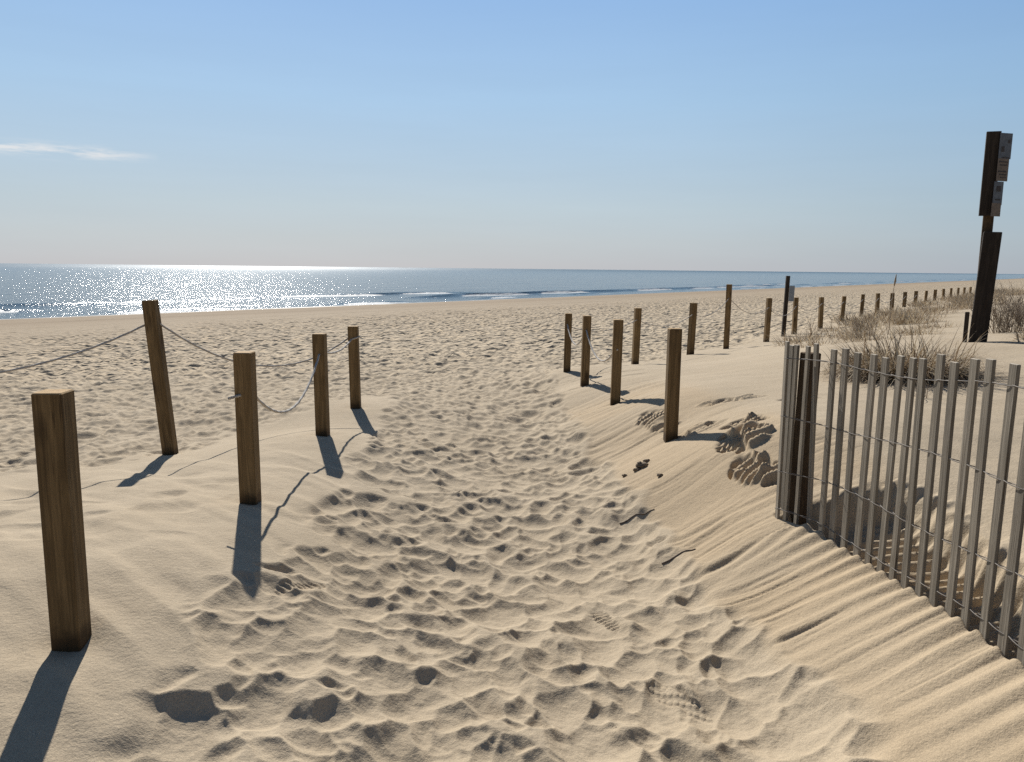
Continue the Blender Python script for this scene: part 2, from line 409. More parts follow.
    # crumbling ledges where damp layers stick out of the right-hand dune
    for (cx, cy, rx, ry, an, am) in [(1.46, 4.72, .17, .26, -20, .065), (1.36, 4.28, .10, .16, -10, .055), (1.47, 4.08, .10, .13, 0, .05), (1.58, 5.1, .16, .12, -10, .05), (1.16, 6.0, .13, .30, 15, .05),
                                     (1.36, 5.35, .16, .16, 0, .03), (1.75, 6.0, .25, .08, 0, .03), (2.15, 5.7, .16, .06, 0, .02)]:
        if am == 0: continue
        a_ = rad(an); dx = x - cx; dy = y - cy
        u = (dx * math.cos(a_) + dy * math.sin(a_)) / rx; v = (-dx * math.sin(a_) + dy * math.cos(a_)) / ry
        e = u * u + v * v + .5 * vn(x * 9, y * 9, 91)
        m = (1 - sst(.55, 1.25, e)) * far
        if not (m > 0).any(): continue
        sw = vv * 13 + .7 * vn(x * 5, y * 5, 94); fr = sw - np.floor(sw); lines = np.where(fr < .72, fr / .72, (1 - fr) / .28) * 1.7 - .35 + .5 * vn(uu * 8, vv * 9, 99)
        step = sst(-.05, .07, vn(x * 6 + 3, y * 8, 93))
        h = h + m * am * (.55 * lines - .9 + .9 * step)
    # tyre lines and strand line on the lower beach
    s = shore_s(x, y)
    along = NS * x + NC * y
    for s0, dp in ((17.5, .05), (19.3, .05), (24, .03), (12.6, .06)):
        k = s - s0 - .8 * vn(along / 25, s * 0 + s0, 95)
        h = h - dp * np.exp(-(k / .22) ** 2) + dp * .7 * np.exp(-((k - .45) / .25) ** 2)
    lowb = sst(0, 2, s) * (1 - sst(13, 16, s))
    h = h + lowb * .018 * fbm(along * .5, s * 1.2, 96, 3)
    # pads where posts stand: small scour at the foot
    for (px, py, _) in POSTS.values():
        dd = np.hypot(x - px - .02, y - py + .02)
        h = h - .018 * np.exp(-(dd / .10) ** 2)
    compact = np.clip(rs * 1.2 * (1 - sst(6.5, 9, y)), 0, 1) * (.55 + .45 * sst(-.5, .5, vn(x * 1.2, y * 3, 97)))
    moist = (1 - sst(1.0, 3.2, s + .8 * vn(along / 6, s * 0, 98)))
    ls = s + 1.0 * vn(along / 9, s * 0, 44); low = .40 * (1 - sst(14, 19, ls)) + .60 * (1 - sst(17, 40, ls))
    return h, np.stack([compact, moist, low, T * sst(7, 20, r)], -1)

# ------------------------------------------------------------------ materials
def newmat(name):
    m = bpy.data.materials.new(name); m.use_nodes = True
    nt = m.node_tree; return m, nt.nodes, nt.links, nt.nodes['Principled BSDF']
def rampn(N, L, src, pts):
    r = N.new('ShaderNodeValToRGB'); L.new(src, r.inputs[0])
    while len(r.color_ramp.elements) < len(pts): r.color_ramp.elements.new(.5)
    for e, (p, c) in zip(r.color_ramp.elements, pts):
        e.position = p; e.color = (*c, 1) if isinstance(c, tuple) else (c, c, c, 1)
    return r.outputs[0]
def noise(N, L, vec, scale, det=3, rough=.55, dist=0):
    n = N.new('ShaderNodeTexNoise'); n.inputs['Scale'].default_value = scale; n.inputs['Detail'].default_value = det
    n.inputs['Roughness'].default_value = rough; n.inputs['Distortion'].default_value = dist
    if vec is not None: L.new(vec, n.inputs['Vector'])
    return n.outputs['Fac']
def mapping(N, L, vec, scale, rot=(0, 0, 0)):
    m = N.new('ShaderNodeMapping'); m.inputs['Scale'].default_value = scale; m.inputs['Rotation'].default_value = rot
    L.new(vec, m.inputs[0]); return m.outputs[0]
def mixc(N, L, f, a, b, mode='MIX'):
    m = N.new('ShaderNodeMixRGB'); m.blend_type = mode
    for i, v in enumerate((f, a, b)):
        if isinstance(v, (int, float)): m.inputs[i].default_value = v
        elif isinstance(v, tuple): m.inputs[i].default_value = (*v, 1)
        else: L.new(v, m.inputs[i])
    return m.outputs[0]
def mth(N, L, op, a, b=0.0):
    m = N.new('ShaderNodeMath'); m.operation = op
    for i, v in enumerate((a, b)):
        if isinstance(v, (int, float)): m.inputs[i].default_value = v
        else: L.new(v, m.inputs[i])
    return m.outputs[0]
def bump(N, L, h, dist, strength=1.0, nrm=None):
    b = N.new('ShaderNodeBump'); b.inputs['Distance'].default_value = dist; b.inputs['Strength'].default_value = strength
    L.new(h, b.inputs['Height'])
    if nrm is not None: L.new(nrm, b.inputs['Normal'])
    return b.outputs[0]

def sand_mat():
    m, N, L, P = newmat('sand')
    tc = N.new('ShaderNodeTexCoord'); O = tc.outputs['Object']
    at = N.new('ShaderNodeAttribute'); at.attribute_name = 'zone'
    sp = N.new('ShaderNodeSeparateColor'); L.new(at.outputs['Color'], sp.inputs[0])
    n1 = noise(N, L, O, 1.3, 5); n2 = noise(N, L, O, 260, 2, .7); n3 = noise(N, L, O, 22, 4, .6)
    c = rampn(N, L, n1, [(.3, (.425, .340, .233)), (.7, (.475, .385, .270))])
    c = mixc(N, L, mth(N, L, 'MULTIPLY', sp.outputs[0], .75), c, (.43, .325, .205))
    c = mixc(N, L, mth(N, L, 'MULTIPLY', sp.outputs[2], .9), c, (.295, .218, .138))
    c = mixc(N, L, sp.outputs[1], c, (.21, .165, .12))
    # dark and light grains, and loose bits a few millimetres wide
    g = rampn(N, L, n2, [(.28, .66), (.5, 1.0), (.74, 1.22)])
    c = mixc(N, L, .8, c, g, 'MULTIPLY')
    c = mixc(N, L, .35, c, rampn(N, L, n3, [(.3, .86), (.7, 1.1)]), 'MULTIPLY')
    v = N.new('ShaderNodeTexVoronoi'); v.inputs['Scale'].default_value = 14; L.new(O, v.inputs['Vector'])
    sp2 = N.new('ShaderNodeSeparateColor'); L.new(v.outputs['Color'], sp2.inputs[0])
    spk = mth(N, L, 'MULTIPLY', rampn(N, L, v.outputs['Distance'], [(.03, 1), (.05, 0)]), rampn(N, L, sp2.outputs[0], [(.90, 0), (.93, 1)]))
    c = mixc(N, L, mth(N, L, 'MULTIPLY', spk, .8), c, (.07, .05, .035))
    L.new(c, P.inputs['Base Color'])
    rr = N.new('ShaderNodeMapRange'); rr.inputs[3].default_value = .95; rr.inputs[4].default_value = .34
    L.new(sp.outputs[1], rr.inputs[0]); L.new(rr.outputs[0], P.inputs['Roughness'])
    P.inputs['Specular IOR Level'].default_value = .25
    # footprints too fine for the mesh on the far beach
    vd = N.new('ShaderNodeTexVoronoi'); vd.feature = 'SMOOTH_F1'; vd.inputs['Scale'].default_value = 5.5; vd.inputs['Smoothness'].default_value = .25; vd.inputs['Randomness'].default_value = 1
    wv = N.new('ShaderNodeVectorMath'); wv.operation = 'ADD'; L.new(O, wv.inputs[0])
    wn = N.new('ShaderNodeTexNoise'); wn.inputs['Scale'].default_value = 5; L.new(O, wn.inputs['Vector'])
    ws = N.new('ShaderNodeVectorMath'); ws.operation = 'SCALE'; ws.inputs['Scale'].default_value = .18; L.new(wn.outputs['Color'], ws.inputs[0]); L.new(ws.outputs[0], wv.inputs[1])
    L.new(wv.outputs[0], vd.inputs['Vector'])
    hf = mth(N, L, 'MULTIPLY', vd.outputs['Distance'], at.outputs['Alpha'])
    b0 = bump(N, L, hf, .13, 1.0)
    b1 = bump(N, L, n3, .007, .55, b0)
    b2 = bump(N, L, n2, .0014, .75, b1)
    b3 = bump(N, L, noise(N, L, O, 75, 3, .6), .005, .6, b2)
    L.new(b3, P.inputs['Normal'])
    return m

def wood_mat(name, ca, cb, dark=(.05, .03, .015), knots=True, fscale=1.0, spec=.2):
    m, N, L, P = newmat(name)
    tc = N.new('ShaderNodeTexCoord'); O = tc.outputs['Object']
    oi = N.new('ShaderNodeObjectInfo')
    av = N.new('ShaderNodeVectorMath'); av.operation = 'ADD'; L.new(O, av.inputs[0])
    cx = N.new('ShaderNodeCombineXYZ'); L.new(mth(N, L, 'MULTIPLY', oi.outputs['Random'], 37.0), cx.inputs[2]); L.new(mth(N, L, 'MULTIPLY', oi.outputs['Random'], 5.0), cx.inputs[0])
    L.new(cx.outputs[0], av.inputs[1]); V = av.outputs[0]
    kv = None
    if knots:
        kv = N.new('ShaderNodeTexVoronoi'); kv.inputs['Scale'].default_value = 1.0
        L.new(mapping(N, L, V, (9, 9, 3.2)), kv.inputs['Vector'])
        kn = rampn(N, L, kv.outputs['Distance'], [(.10, 1), (.26, 0)])
        warp = N.new('ShaderNodeVectorMath'); warp.operation = 'MULTIPLY_ADD'
        L.new(kv.outputs['Position'], warp.inputs[0]); warp.inputs[1].default_value = (0, 0, 0); L.new(V, warp.inputs[2])
    w = noise(N, L, mapping(N, L, V, (26 * fscale, 26 * fscale, 1.5)), 1.0, 5, .6, .8)
    w2 = noise(N, L, mapping(N, L, V, (150 * fscale, 150 * fscale, 5)), 1.0, 4, .6)
    c = rampn(N, L, w, [(.28, ca), (.48, cb), (.58, ca), (.75, cb)])
    c = mixc(N, L, .6, c, rampn(N, L, w2, [(.25, .62), (.7, 1.2)]), 'MULTIPLY')
    c = mixc(N, L, .6, c, rampn(N, L, noise(N, L, V, 5, 3), [(.3, .75), (.7, 1.15)]), 'MULTIPLY')
    if knots:
        sp = N.new('ShaderNodeSeparateColor'); L.new(kv.outputs['Color'], sp.inputs[0])
        kk = mth(N, L, 'MULTIPLY', kn, rampn(N, L, sp.outputs[0], [(.45, 0), (.49, 1)]))
        c = mixc(N, L, mth(N, L, 'MULTIPLY', kk, .85), c, dark)
    ck = noise(N, L, mapping(N, L, V, (38 * fscale, 38 * fscale, .9)), 1.0, 2, .5)
    crack = rampn(N, L, ck, [(.485, 0), (.497, 1), (.503, 1), (.515, 0)])
    crack = mth(N, L, 'MULTIPLY', crack, rampn(N, L, noise(N, L, mapping(N, L, V, (9, 9, 2.2)), 1.0, 2), [(.52, 0), (.60, .8)]))
    c = mixc(N, L, crack, c, dark)
    if knots:
        sz = N.new('ShaderNodeSeparateXYZ'); L.new(O, sz.inputs[0])
        ft = mth(N, L, 'ADD', sz.outputs[2], mth(N, L, 'MULTIPLY', noise(N, L, V, 18, 3), .08))
        c = mixc(N, L, rampn(N, L, ft, [(.07, .75), (.115, 0)]), c, dark)
    hv = N.new('ShaderNodeMixRGB'); hv.blend_type = 'MULTIPLY'; hv.inputs[0].default_value = .55
    L.new(c, hv.inputs[1]); L.new(rampn(N, L, oi.outputs['Random'], [(0, .7), (1, 1.25)]), hv.inputs[2])
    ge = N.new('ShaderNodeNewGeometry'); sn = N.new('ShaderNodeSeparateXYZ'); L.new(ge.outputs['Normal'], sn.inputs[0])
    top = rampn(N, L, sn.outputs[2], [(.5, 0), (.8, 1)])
    sunlit_end = mixc(N, L, .7, tuple(min(1, k * 2.0) for k in ca), rampn(N, L, noise(N, L, V, 60, 4, .6), [(.3, .6), (.7, 1.2)]), 'MULTIPLY')  # upward faces: end-grain colour with sunlight painted in as paleness
    L.new(mixc(N, L, top, hv.outputs[0], sunlit_end), P.inputs['Base Color'])
    P.inputs['Roughness'].default_value = .82; P.inputs['Specular IOR Level'].default_value = spec
    b = bump(N, L, w, .004, .5); b = bump(N, L, w2, .0022, .8, b); L.new(b, P.inputs['Normal'])
    return m

def plain(name, c, rough=.8, var=.25, scale=30, bmp=.002, metal=0.0):
    m, N, L, P = newmat(name)
    tc = N.new('ShaderNodeTexCoord'); n = noise(N, L, tc.outputs['Object'], scale, 4, .6)
    cc = mixc(N, L, 1.0, c, rampn(N, L, n, [(.25, 1 - var), (.75, 1 + var)]), 'MULTIPLY')
    L.new(cc, P.inputs['Base Color']); P.inputs['Roughness'].default_value = rough; P.inputs['Metallic'].default_value = metal
    if bmp: L.new(bump(N, L, n, bmp, .8), P.inputs['Normal'])
    return m

M_SAND = sand_mat()
M_POST = wood_mat('treated_pine', (.25, .165, .078), (.155, .10, .045), (.05, .03, .014))
M_SLAT = wood_mat('weathered_lath', (.28, .245, .195), (.18, .155, .12), knots=False, fscale=1.6)
M_BROWN = wood_mat('dark_brown_wood', (.10, .065, .035), (.06, .038, .02), knots=False)
M_DARKW = wood_mat('dark_tarred_wood', (.055, .042, .032), (.03, .023, .018), knots=False)
M_ROPE = plain('rope', (.44, .41, .37), .9, .25, 160, .003)
M_WIRE = plain('galvanised_wire', (.17, .15, .13), .7, .3, 90, .0, .2)
M_PLATE = plain('weathered_sign_back', (.11, .125, .145), .6, .35, 22, .0005, .2)
M_PLATE2 = plain('faded_sign_plate', (.15, .12, .095), .7, .35, 26, .0005)
M_INK = plain('faded_ink', (.05, .045, .045), .8, .2, 30, 0)
M_GALV = plain('grey_metal_sign', (.22, .25, .28), .5, .15, 15, 0, .3)
M_CLOD = plain('damp_sand_clod', (.20, .15, .10), .95, .3, 60, .006)
M_TWIG = plain('driftwood_twig', (.15, .115, .085), .9, .3, 60, .002)

def grass_mat(name, a, b):
    m, N, L, P = newmat(name)
    tc = N.new('ShaderNodeTexCoord')
    at = N.new('ShaderNodeAttribute'); at.attribute_name = 'tint'
    c = mixc(N, L, at.outputs['Fac'], a, b)
    c = mixc(N, L, .5, c, rampn(N, L, noise(N, L, tc.outputs['Object'], 25, 3), [(.3, .7), (.7, 1.2)]), 'MULTIPLY')
    L.new(c, P.inputs['Base Color']); P.inputs['Roughness'].default_value = .7; P.inputs['Specular IOR Level'].default_value = .3
    tr = N.new('ShaderNodeBsdfTranslucent'); L.new(c, tr.inputs[0])
    mx = N.new('ShaderNodeMixShader'); mx.inputs[0].default_value = .25
    L.new(P.outputs[0], mx.inputs[1]); L.new(tr.outputs[0], mx.inputs[2]); L.new(mx.outputs[0], N['Material Output'].inputs[0])
    return m
M_GRASS = grass_mat('dry_dune_grass', (.56, .47, .33), (.20, .13, .07))
M_DEAD = grass_mat('dead_brush', (.38, .31, .23), (.17, .125, .09))

# ------------------------------------------------------------------ sand sheet
def build_sand():
    az = np.concatenate([np.linspace(-180, -46, 120, endpoint=False), np.linspace(-46, 46, 1150, endpoint=False), np.linspace(46, 180, 120, endpoint=False)])
    rr = [.25]
    while rr[-1] < 9000:
        r = rr[-1]
        if r < 1.4: dr = .02
        elif r < 3.0: dr = .0055
        else: dr = max(.0055, min(r * r / 1500, (.0026 if r < 7 else .0036 if r < 18 else .005) * r))
        if r > 70: dr = (r - 70) * .04 + .35
        rr.append(r + dr)
    rr = np.array(rr); nr, na = len(rr), len(az)
    A, R_ = np.meshgrid(np.radians(az), rr)
    x = (R_ * np.sin(A)).ravel(); y = (R_ * np.cos(A)).ravel()
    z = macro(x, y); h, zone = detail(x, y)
    V = np.stack([x, y, z + h], -1)
    V = np.concatenate([V, [[0, 0, Z(0, 0)]]])
    zone = np.concatenate([zone, [[0, 0, 0, 1]]])
    i = np.arange(nr - 1)[:, None]; j = np.arange(na)[None, :]; j2 = (j + 1) % na
    F = np.stack([i * na + j, i * na + j2, (i + 1) * na + j2, (i + 1) * na + j], -1).reshape(-1, 4)[:, ::-1]
    jj = np.arange(na); F3 = np.stack([np.full(na, nr * na), (jj + 1) % na, jj], -1)
    me = np_mesh('sand', V, F, F3)
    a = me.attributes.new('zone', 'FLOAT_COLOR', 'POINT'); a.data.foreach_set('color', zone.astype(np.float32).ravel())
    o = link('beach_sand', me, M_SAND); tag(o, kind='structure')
    print('sand verts', len(V), nr, na)
build_sand()
def ground(x, y):
    X = np.array([x]); Y = np.array([y])
    return float(macro(X, Y)[0] + detail(X, Y)[0][0])

# ------------------------------------------------------------------ sea
def sea_mat():
    m, N, L, P = newmat('sea_water')
    tc = N.new('ShaderNodeTexCoord'); O = tc.outputs['Object']
    at = N.new('ShaderNodeAttribute'); at.attribute_name = 'foam'
    c = mixc(N, L, noise(N, L, mapping(N, L, O, (.02, .004, 1)), 1, 3), (.035, .072, .098), (.050, .095, .120))
    foam = rampn(N, L, mth(N, L, 'MULTIPLY', at.outputs['Fac'], mth(N, L, 'ADD', noise(N, L, O, 1.3, 5, .7), .45)), [(.50, 0), (.75, .8)])
    c = mixc(N, L, foam, c, (.55, .57, .58))
    L.new(c, P.inputs['Base Color'])
    sx = N.new('ShaderNodeSeparateXYZ'); L.new(O, sx.inputs[0])
    mr = N.new('ShaderNodeMapRange'); mr.inputs[1].default_value = 60; mr.inputs[2].default_value = 900; mr.inputs[3].default_value = .14; mr.inputs[4].default_value = .31; L.new(sx.outputs[0], mr.inputs[0])
    L.new(mth(N, L, 'MAXIMUM', rampn(N, L, foam, [(0, 0), (1, .8)]), mr.outputs[0]), P.inputs['Roughness'])
    P.inputs['IOR'].default_value = 1.333; P.inputs['Specular IOR Level'].default_value = .34
    h1 = noise(N, L, mapping(N, L, O, (.22, .09, 1)), 1, 3, .5)
    h2 = noise(N, L, mapping(N, L, O, (1.6, .9, 1)), 1, 3, .6)
    h3 = noise(N, L, mapping(N, L, O, (7.5, 5, 1)), 1, 3, .65)
    b = bump(N, L, h1, .6, .9); b = bump(N, L, h2, .17, .9, b); b = bump(N, L, h3, .040, .9, b)
    L.new(b, P.inputs['Normal'])
    return m
def build_sea():
    # local frame: X seaward from the water's edge, Y along the shore
    w = [-3.0]
    while w[-1] < 60000:
        v = w[-1]; w.append(v + (.22 if v < 22 else .22 + (v - 22) * .035))
    al = [0.0]
    while al[-1] < 60000:
        v = al[-1]; al.append(v + (.9 if v < 60 else .9 + (v - 60) * .012))
    w = np.array(w); al = np.array(al); al = np.concatenate([-al[:0:-1], al])
    Wg, Ag = np.meshgrid(w, al)
    x = Wg.ravel(); a = Ag.ravel()
    z = np.zeros_like(x); foam = np.zeros_like(x)
    # three little breakers rolling in, each broken into lengths
    for c0, amp, sd, ln, th in ((3.0, .15, 5, 9, .05), (8.5, .30, 6, 13, .25), (15, .20, 7, 20, .1)):
        c = c0 + 1.6 * vn(a / 23, a * 0, sd) + .5 * vn(a / 5, a * 0, sd + 20)
        k = np.clip(vn(a / ln, a * 0 + 2, sd + 40) + th, 0, 1)
        u = x - c
        prof = np.where(u < 0, np.exp(-(u / .45) ** 2), np.exp(-(u / 1.5) ** 2))
        z += amp * k ** .5 * prof * (np.abs(a) < 3000)
        foam += np.where(k > .05, 1, 0) * np.exp(-((u + .9) / .8) ** 2) * (.5 + .9 * np.clip(vn(a / 4, a * 0, sd + 60) + .25, 0, 1)) * sst(.05, .5, k)
    edge = .7 * vn(a / 7, a * 0, 99)
    foam += .40 * np.exp(-((x - .25 - edge) / .30) ** 2) * (.5 + .5 * vn(a / 6, a * 0, 98))
    z += .05 * fbm(x / 5, a / 9, 12, 3) * (x < 400)
    V = np.stack([x, a, z], -1); n2, n1 = Wg.shape
    i = np.arange(n2 - 1)[:, None]; j = np.arange(n1 - 1)[None, :]
    F = np.stack([i * n1 + j, i * n1 + j + 1, (i + 1) * n1 + j + 1, (i + 1) * n1 + j], -1).reshape(-1, 4)
    me = np_mesh('sea', V, F)
    at = me.attributes.new('foam', 'FLOAT', 'POINT'); at.data.foreach_set('value', foam.astype(np.float32))
    o = link('sea_water', me, sea_mat())
    o.matrix_world = Matrix.Translation((0 - 47.3 * -NC * 1.0, 47.3 * NS, SEA)) if False else Matrix(((-NC, NS, 0, -NC * 47.3), (NS, NC, 0, NS * 47.3), (0, 0, 1, SEA), (0, 0, 0, 1)))
    tag(o, kind='structure')
build_sea()

# ------------------------------------------------------------------ posts
def make_post(x, y, zb, zt, w=.089, rot=0.0, lean=(0, 0), holes=(), name='wooden_post', mat=None):
    gz = ground(x, y) - .0
    H_ = zt - gz
    base = gz - .35
    m = MB(); m.box((0, 0, (H_ + .35) / 2 - .35), (w, w, H_ + .35), bev=.004, topdrop=0)
    o = m.build(name, mat or M_POST, loc=(x, y, gz))
    o.rotation_euler = (lean[1], lean[0], rot)
    return o
def lerp3(a, b, t): return [a[i] + (b[i] - a[i]) * t for i in range(3)]
G_PATH = 'wooden posts with rope beside the path'
LBL = dict(A=('nearest square wooden post on the left with grainy face and damp dark foot', 1.21, 5, (0, 0)),
           C=('wooden post second from the camera on the left with a rope stub poking through it', 1.16, 0, (-.004, 0)),
           D=('wooden post on the left sand ridge with a pale rope looping off its face', 1.10, -3, (-.01, 0)),
           E=('last wooden post of the left ridge with rope wrapped round its middle', 1.06, 2, (-.015, 0)),
           B=('tall wooden post leaning left, standing alone behind the left ridge', 1.35, 4, (-.075, 0)),
           I=('nearest wooden post on the right side of the path, before the crumbling ledge', 1.19, 0, (.0, 0)),
           H=('wooden post on the right of the path, second from the camera', 1.14, -3, (.01, 0)),
           G=('wooden post on the right of the path between two others, slack white rope each side', 1.09, 2, (.012, 0)),
           F=('farthest wooden post on the right edge of the path where the beach opens', 1.04, -2, (.01, 0)))
for k, (lab, zt, ro, ln) in LBL.items():
    x, y, zb = POSTS[k]
    o = make_post(x, y, zb, zt, rot=rad(ro), lean=ln)
    tag(o, lab, 'post', G_PATH)
o = make_post(-4.15, 3.52, .3, 1.33, rot=.05); tag(o, 'wooden post holding the far left end of the rope, just outside the left edge', 'post', G_PATH)
ORD = ['first', 'second', 'third', 'fourth', 'fifth', 'sixth', 'seventh', 'eighth', 'ninth', 'tenth', 'eleventh', 'twelfth', 'thirteenth', 'fourteenth', 'fifteenth', 'sixteenth', 'seventeenth', 'eighteenth', 'nineteenth', 'farthest']
for i, (x, y, zb, zt) in enumerate(ROW):
    o = make_post(x, y, zb, zt, w=.093, rot=rad(random.uniform(-25, 25)), lean=(random.uniform(-.02, .03), random.uniform(-.02, .02)))
    if i == 2: lab = 'tallest brown post of the long row, third from the path'
    else: lab = '%s wooden post from the path in the long row along the beach' % ORD[i]
    tag(o, lab, 'post', 'wooden posts in the long row along the beach')

# ------------------------------------------------------------------ ropes
def rope(pts, sags, label, r=.008, knots=(), slack=None):
    e = bpy.data.objects.new('rope', None); col.objects.link(e); e.location = pts[0]
    tag(e, label, 'rope', 'ropes strung between the posts')
    P0 = Vector(pts[0]); line = []
    for (a, b), sg in zip(zip(pts[:-1], pts[1:]), sags):
        a = Vector(a); b = Vector(b); n = max(16, int((b - a).length / .035))
        for i in range(n + (b == Vector(pts[-1]))):
            t = i / n; p = a.lerp(b, t); p.z -= 4 * sg * t * (1 - t)
            line.append(p - P0)
    m = MB(); m.tube(line, r, 9, .55); m.build('strand', M_ROPE, e, smooth=True)
    for kx in knots:
        q = Vector(kx) - P0; m = MB()
        ring = [(q.x + .016 * math.cos(a), q.y - .002, q.z + .016 * math.sin(a)) for a in np.linspace(0, 5.6, 12)]
        m.tube(ring, r * .95, 8, .4); m.build('knot', M_ROPE, e, smooth=True)
    return e
P = lambda k, h, dx=0, dy=0: (POSTS[k][0] + dx, POSTS[k][1] + dy, h)
rope([P('C', .925, -.075, -.055), P('C', .94, -.02, -.048), P('C', .93, .02, .05), P('D', .945, -.0, -.052), P('D', .955, 0, .05), P('E', .94, -.02, -.05), P('E', .965, .055, -.045), P('E', .955, .05, .05)],
     [0, 0, .235, 0, .05, 0, 0], 'pale rope drooping along the left ridge from post to post', .0078)
rope([(-4.12, 3.58, 1.16), (POSTS['B'][0] - .095, POSTS['B'][1] + .02, 1.19), (POSTS['B'][0] - .045, POSTS['B'][1] - .0, 1.19), (POSTS['E'][0] - .045, POSTS['E'][1] + .03, .96)],
     [.27, 0, .30], 'thin grey rope hanging from the leaning post across to the left ridge', .0075)
rope([P('H', .86, .0, -.05), P('H', .87, 0, .05), P('G', .93, -.0, -.05), P('G', .93, 0, .05), P('F', .9, -.01, -.05), P('F', .88, 0, .05)], [0, .22, 0, .21, 0], 'slack white rope looping between the posts right of the path', .0085)
rope([P('F', .86, .05, .02), (ROW[0][0], ROW[0][1] - .05, .88), (ROW[1][0], ROW[1][1] - .05, .88), (ROW[2][0], ROW[2][1] - .05, 1.12), (ROW[3][0], ROW[3][1] - .05, .87), (ROW[4][0], ROW[4][1] - .05, .85)],
     [.10, .14, .14, .20, .20], 'thin grey rope sagging along the first posts of the long row', .006)
rope([(r[0], r[1] - .05, r[3] - .14) for r in ROW[4:12]], [.16] * 7, 'thin rope sagging along the distant posts behind the dune grass', .006)

# ------------------------------------------------------------------ slatted sand fence
def fence_pt(t):
    for (ax, ay), (bx, by) in zip(FENCE[:-1], FENCE[1:]):
        l = math.hypot(bx - ax, by - ay)
        if t <= l: return ax + (bx - ax) * t / l, ay + (by - ay) * t / l, math.atan2(by - ay, bx - ax)
        t -= l
    return FENCE[-1][0], FENCE[-1][1], -1.5
def ztop(y): return float(np.interp(y, [0, 2.1, 2.4, 2.7, 3.1, 3.6], [1.34, 1.34, 1.33, 1.305, 1.28, 1.26]))
def build_fence():
    e = bpy.data.objects.new('sand_fence', None); col.objects.link(e)
    e.location = (1.40, 3.6, ground(1.40, 3.6)); E0 = Vector(e.location)
    tag(e, 'weathered grey slatted sand fence wired together, curving down the right side of the path', 'fence')
    slats = []
    # rolled end bunched round the corner post
    for (x, y, an, lx) in [(1.305, 3.63, -92, 0), (1.335, 3.61, -88, 0), (1.372, 3.57, -95, .005), (1.418, 3.50, -90, .03), (1.352, 3.70, -80, .0)]:
        slats.append((x, y, rad(an), lx, 0))
    t = .30
    while t < 3.2:
        x, y, an = fence_pt(t); slats.append((x, y, an, random.gauss(.004, .006), 1)); t += .0925 + random.uniform(-.0015, .0015)
    for (x, y, an, lx, reg) in slats:
        zb = min(ground(x, y), .52) - .24; zt = ztop(y) + random.uniform(-.014, .014)
        m = MB(); m.box((0, 0, (zt - zb) / 2), (.0385, .0115, zt - zb), bev=.0012)
        # slight warp of the lath
        k = random.uniform(-.006, .006)
        m.v = [(p[0], p[1] + k * math.sin(3.1 * p[2] / (zt - zb)), p[2]) for p in m.v]
        o = m.build('slat', M_SLAT, e, Vector((x, y, zb)) - E0)
        o.rotation_euler = ((lx if not reg else 0) + random.gauss(0, .0045), lx if reg else 0, an)
        o.rotation_euler.rotate_axis('Z', random.gauss(0, .03))
    m = MB(); m.box((0, 0, .29), (.065, .075, 1.2), bev=.004)
    o = m.build('post', M_BROWN, e, Vector((1.405, 3.645, .33)) - E0); o.rotation_euler = (0, .02, rad(20))
    for hz in (.065, .335, .60, .80):
        for sgn in (-1, 1):
            pts = []; t = .02
            while t < 3.1:
                x, y, an = fence_pt(t)
                ph = t / .098 * math.pi
                off = .0075 * math.cos(ph) * sgn
                nx, ny = -math.sin(an), math.cos(an)
                z = ztop(y) - hz - .006 + .010 * math.sin(t * 5 + hz * 9) + .0015 * sgn * math.sin(ph)
                if t < .3: nx2 = -.02 * (1 - t / .3)
                else: nx2 = 0
                pts.append(Vector((x + nx * off + nx2, y + ny * off, z)) - E0); t += .0163
            w = MB(); w.tube(pts, .0017, 5); w.build('wire', M_WIRE, e, smooth=True)
build_fence()

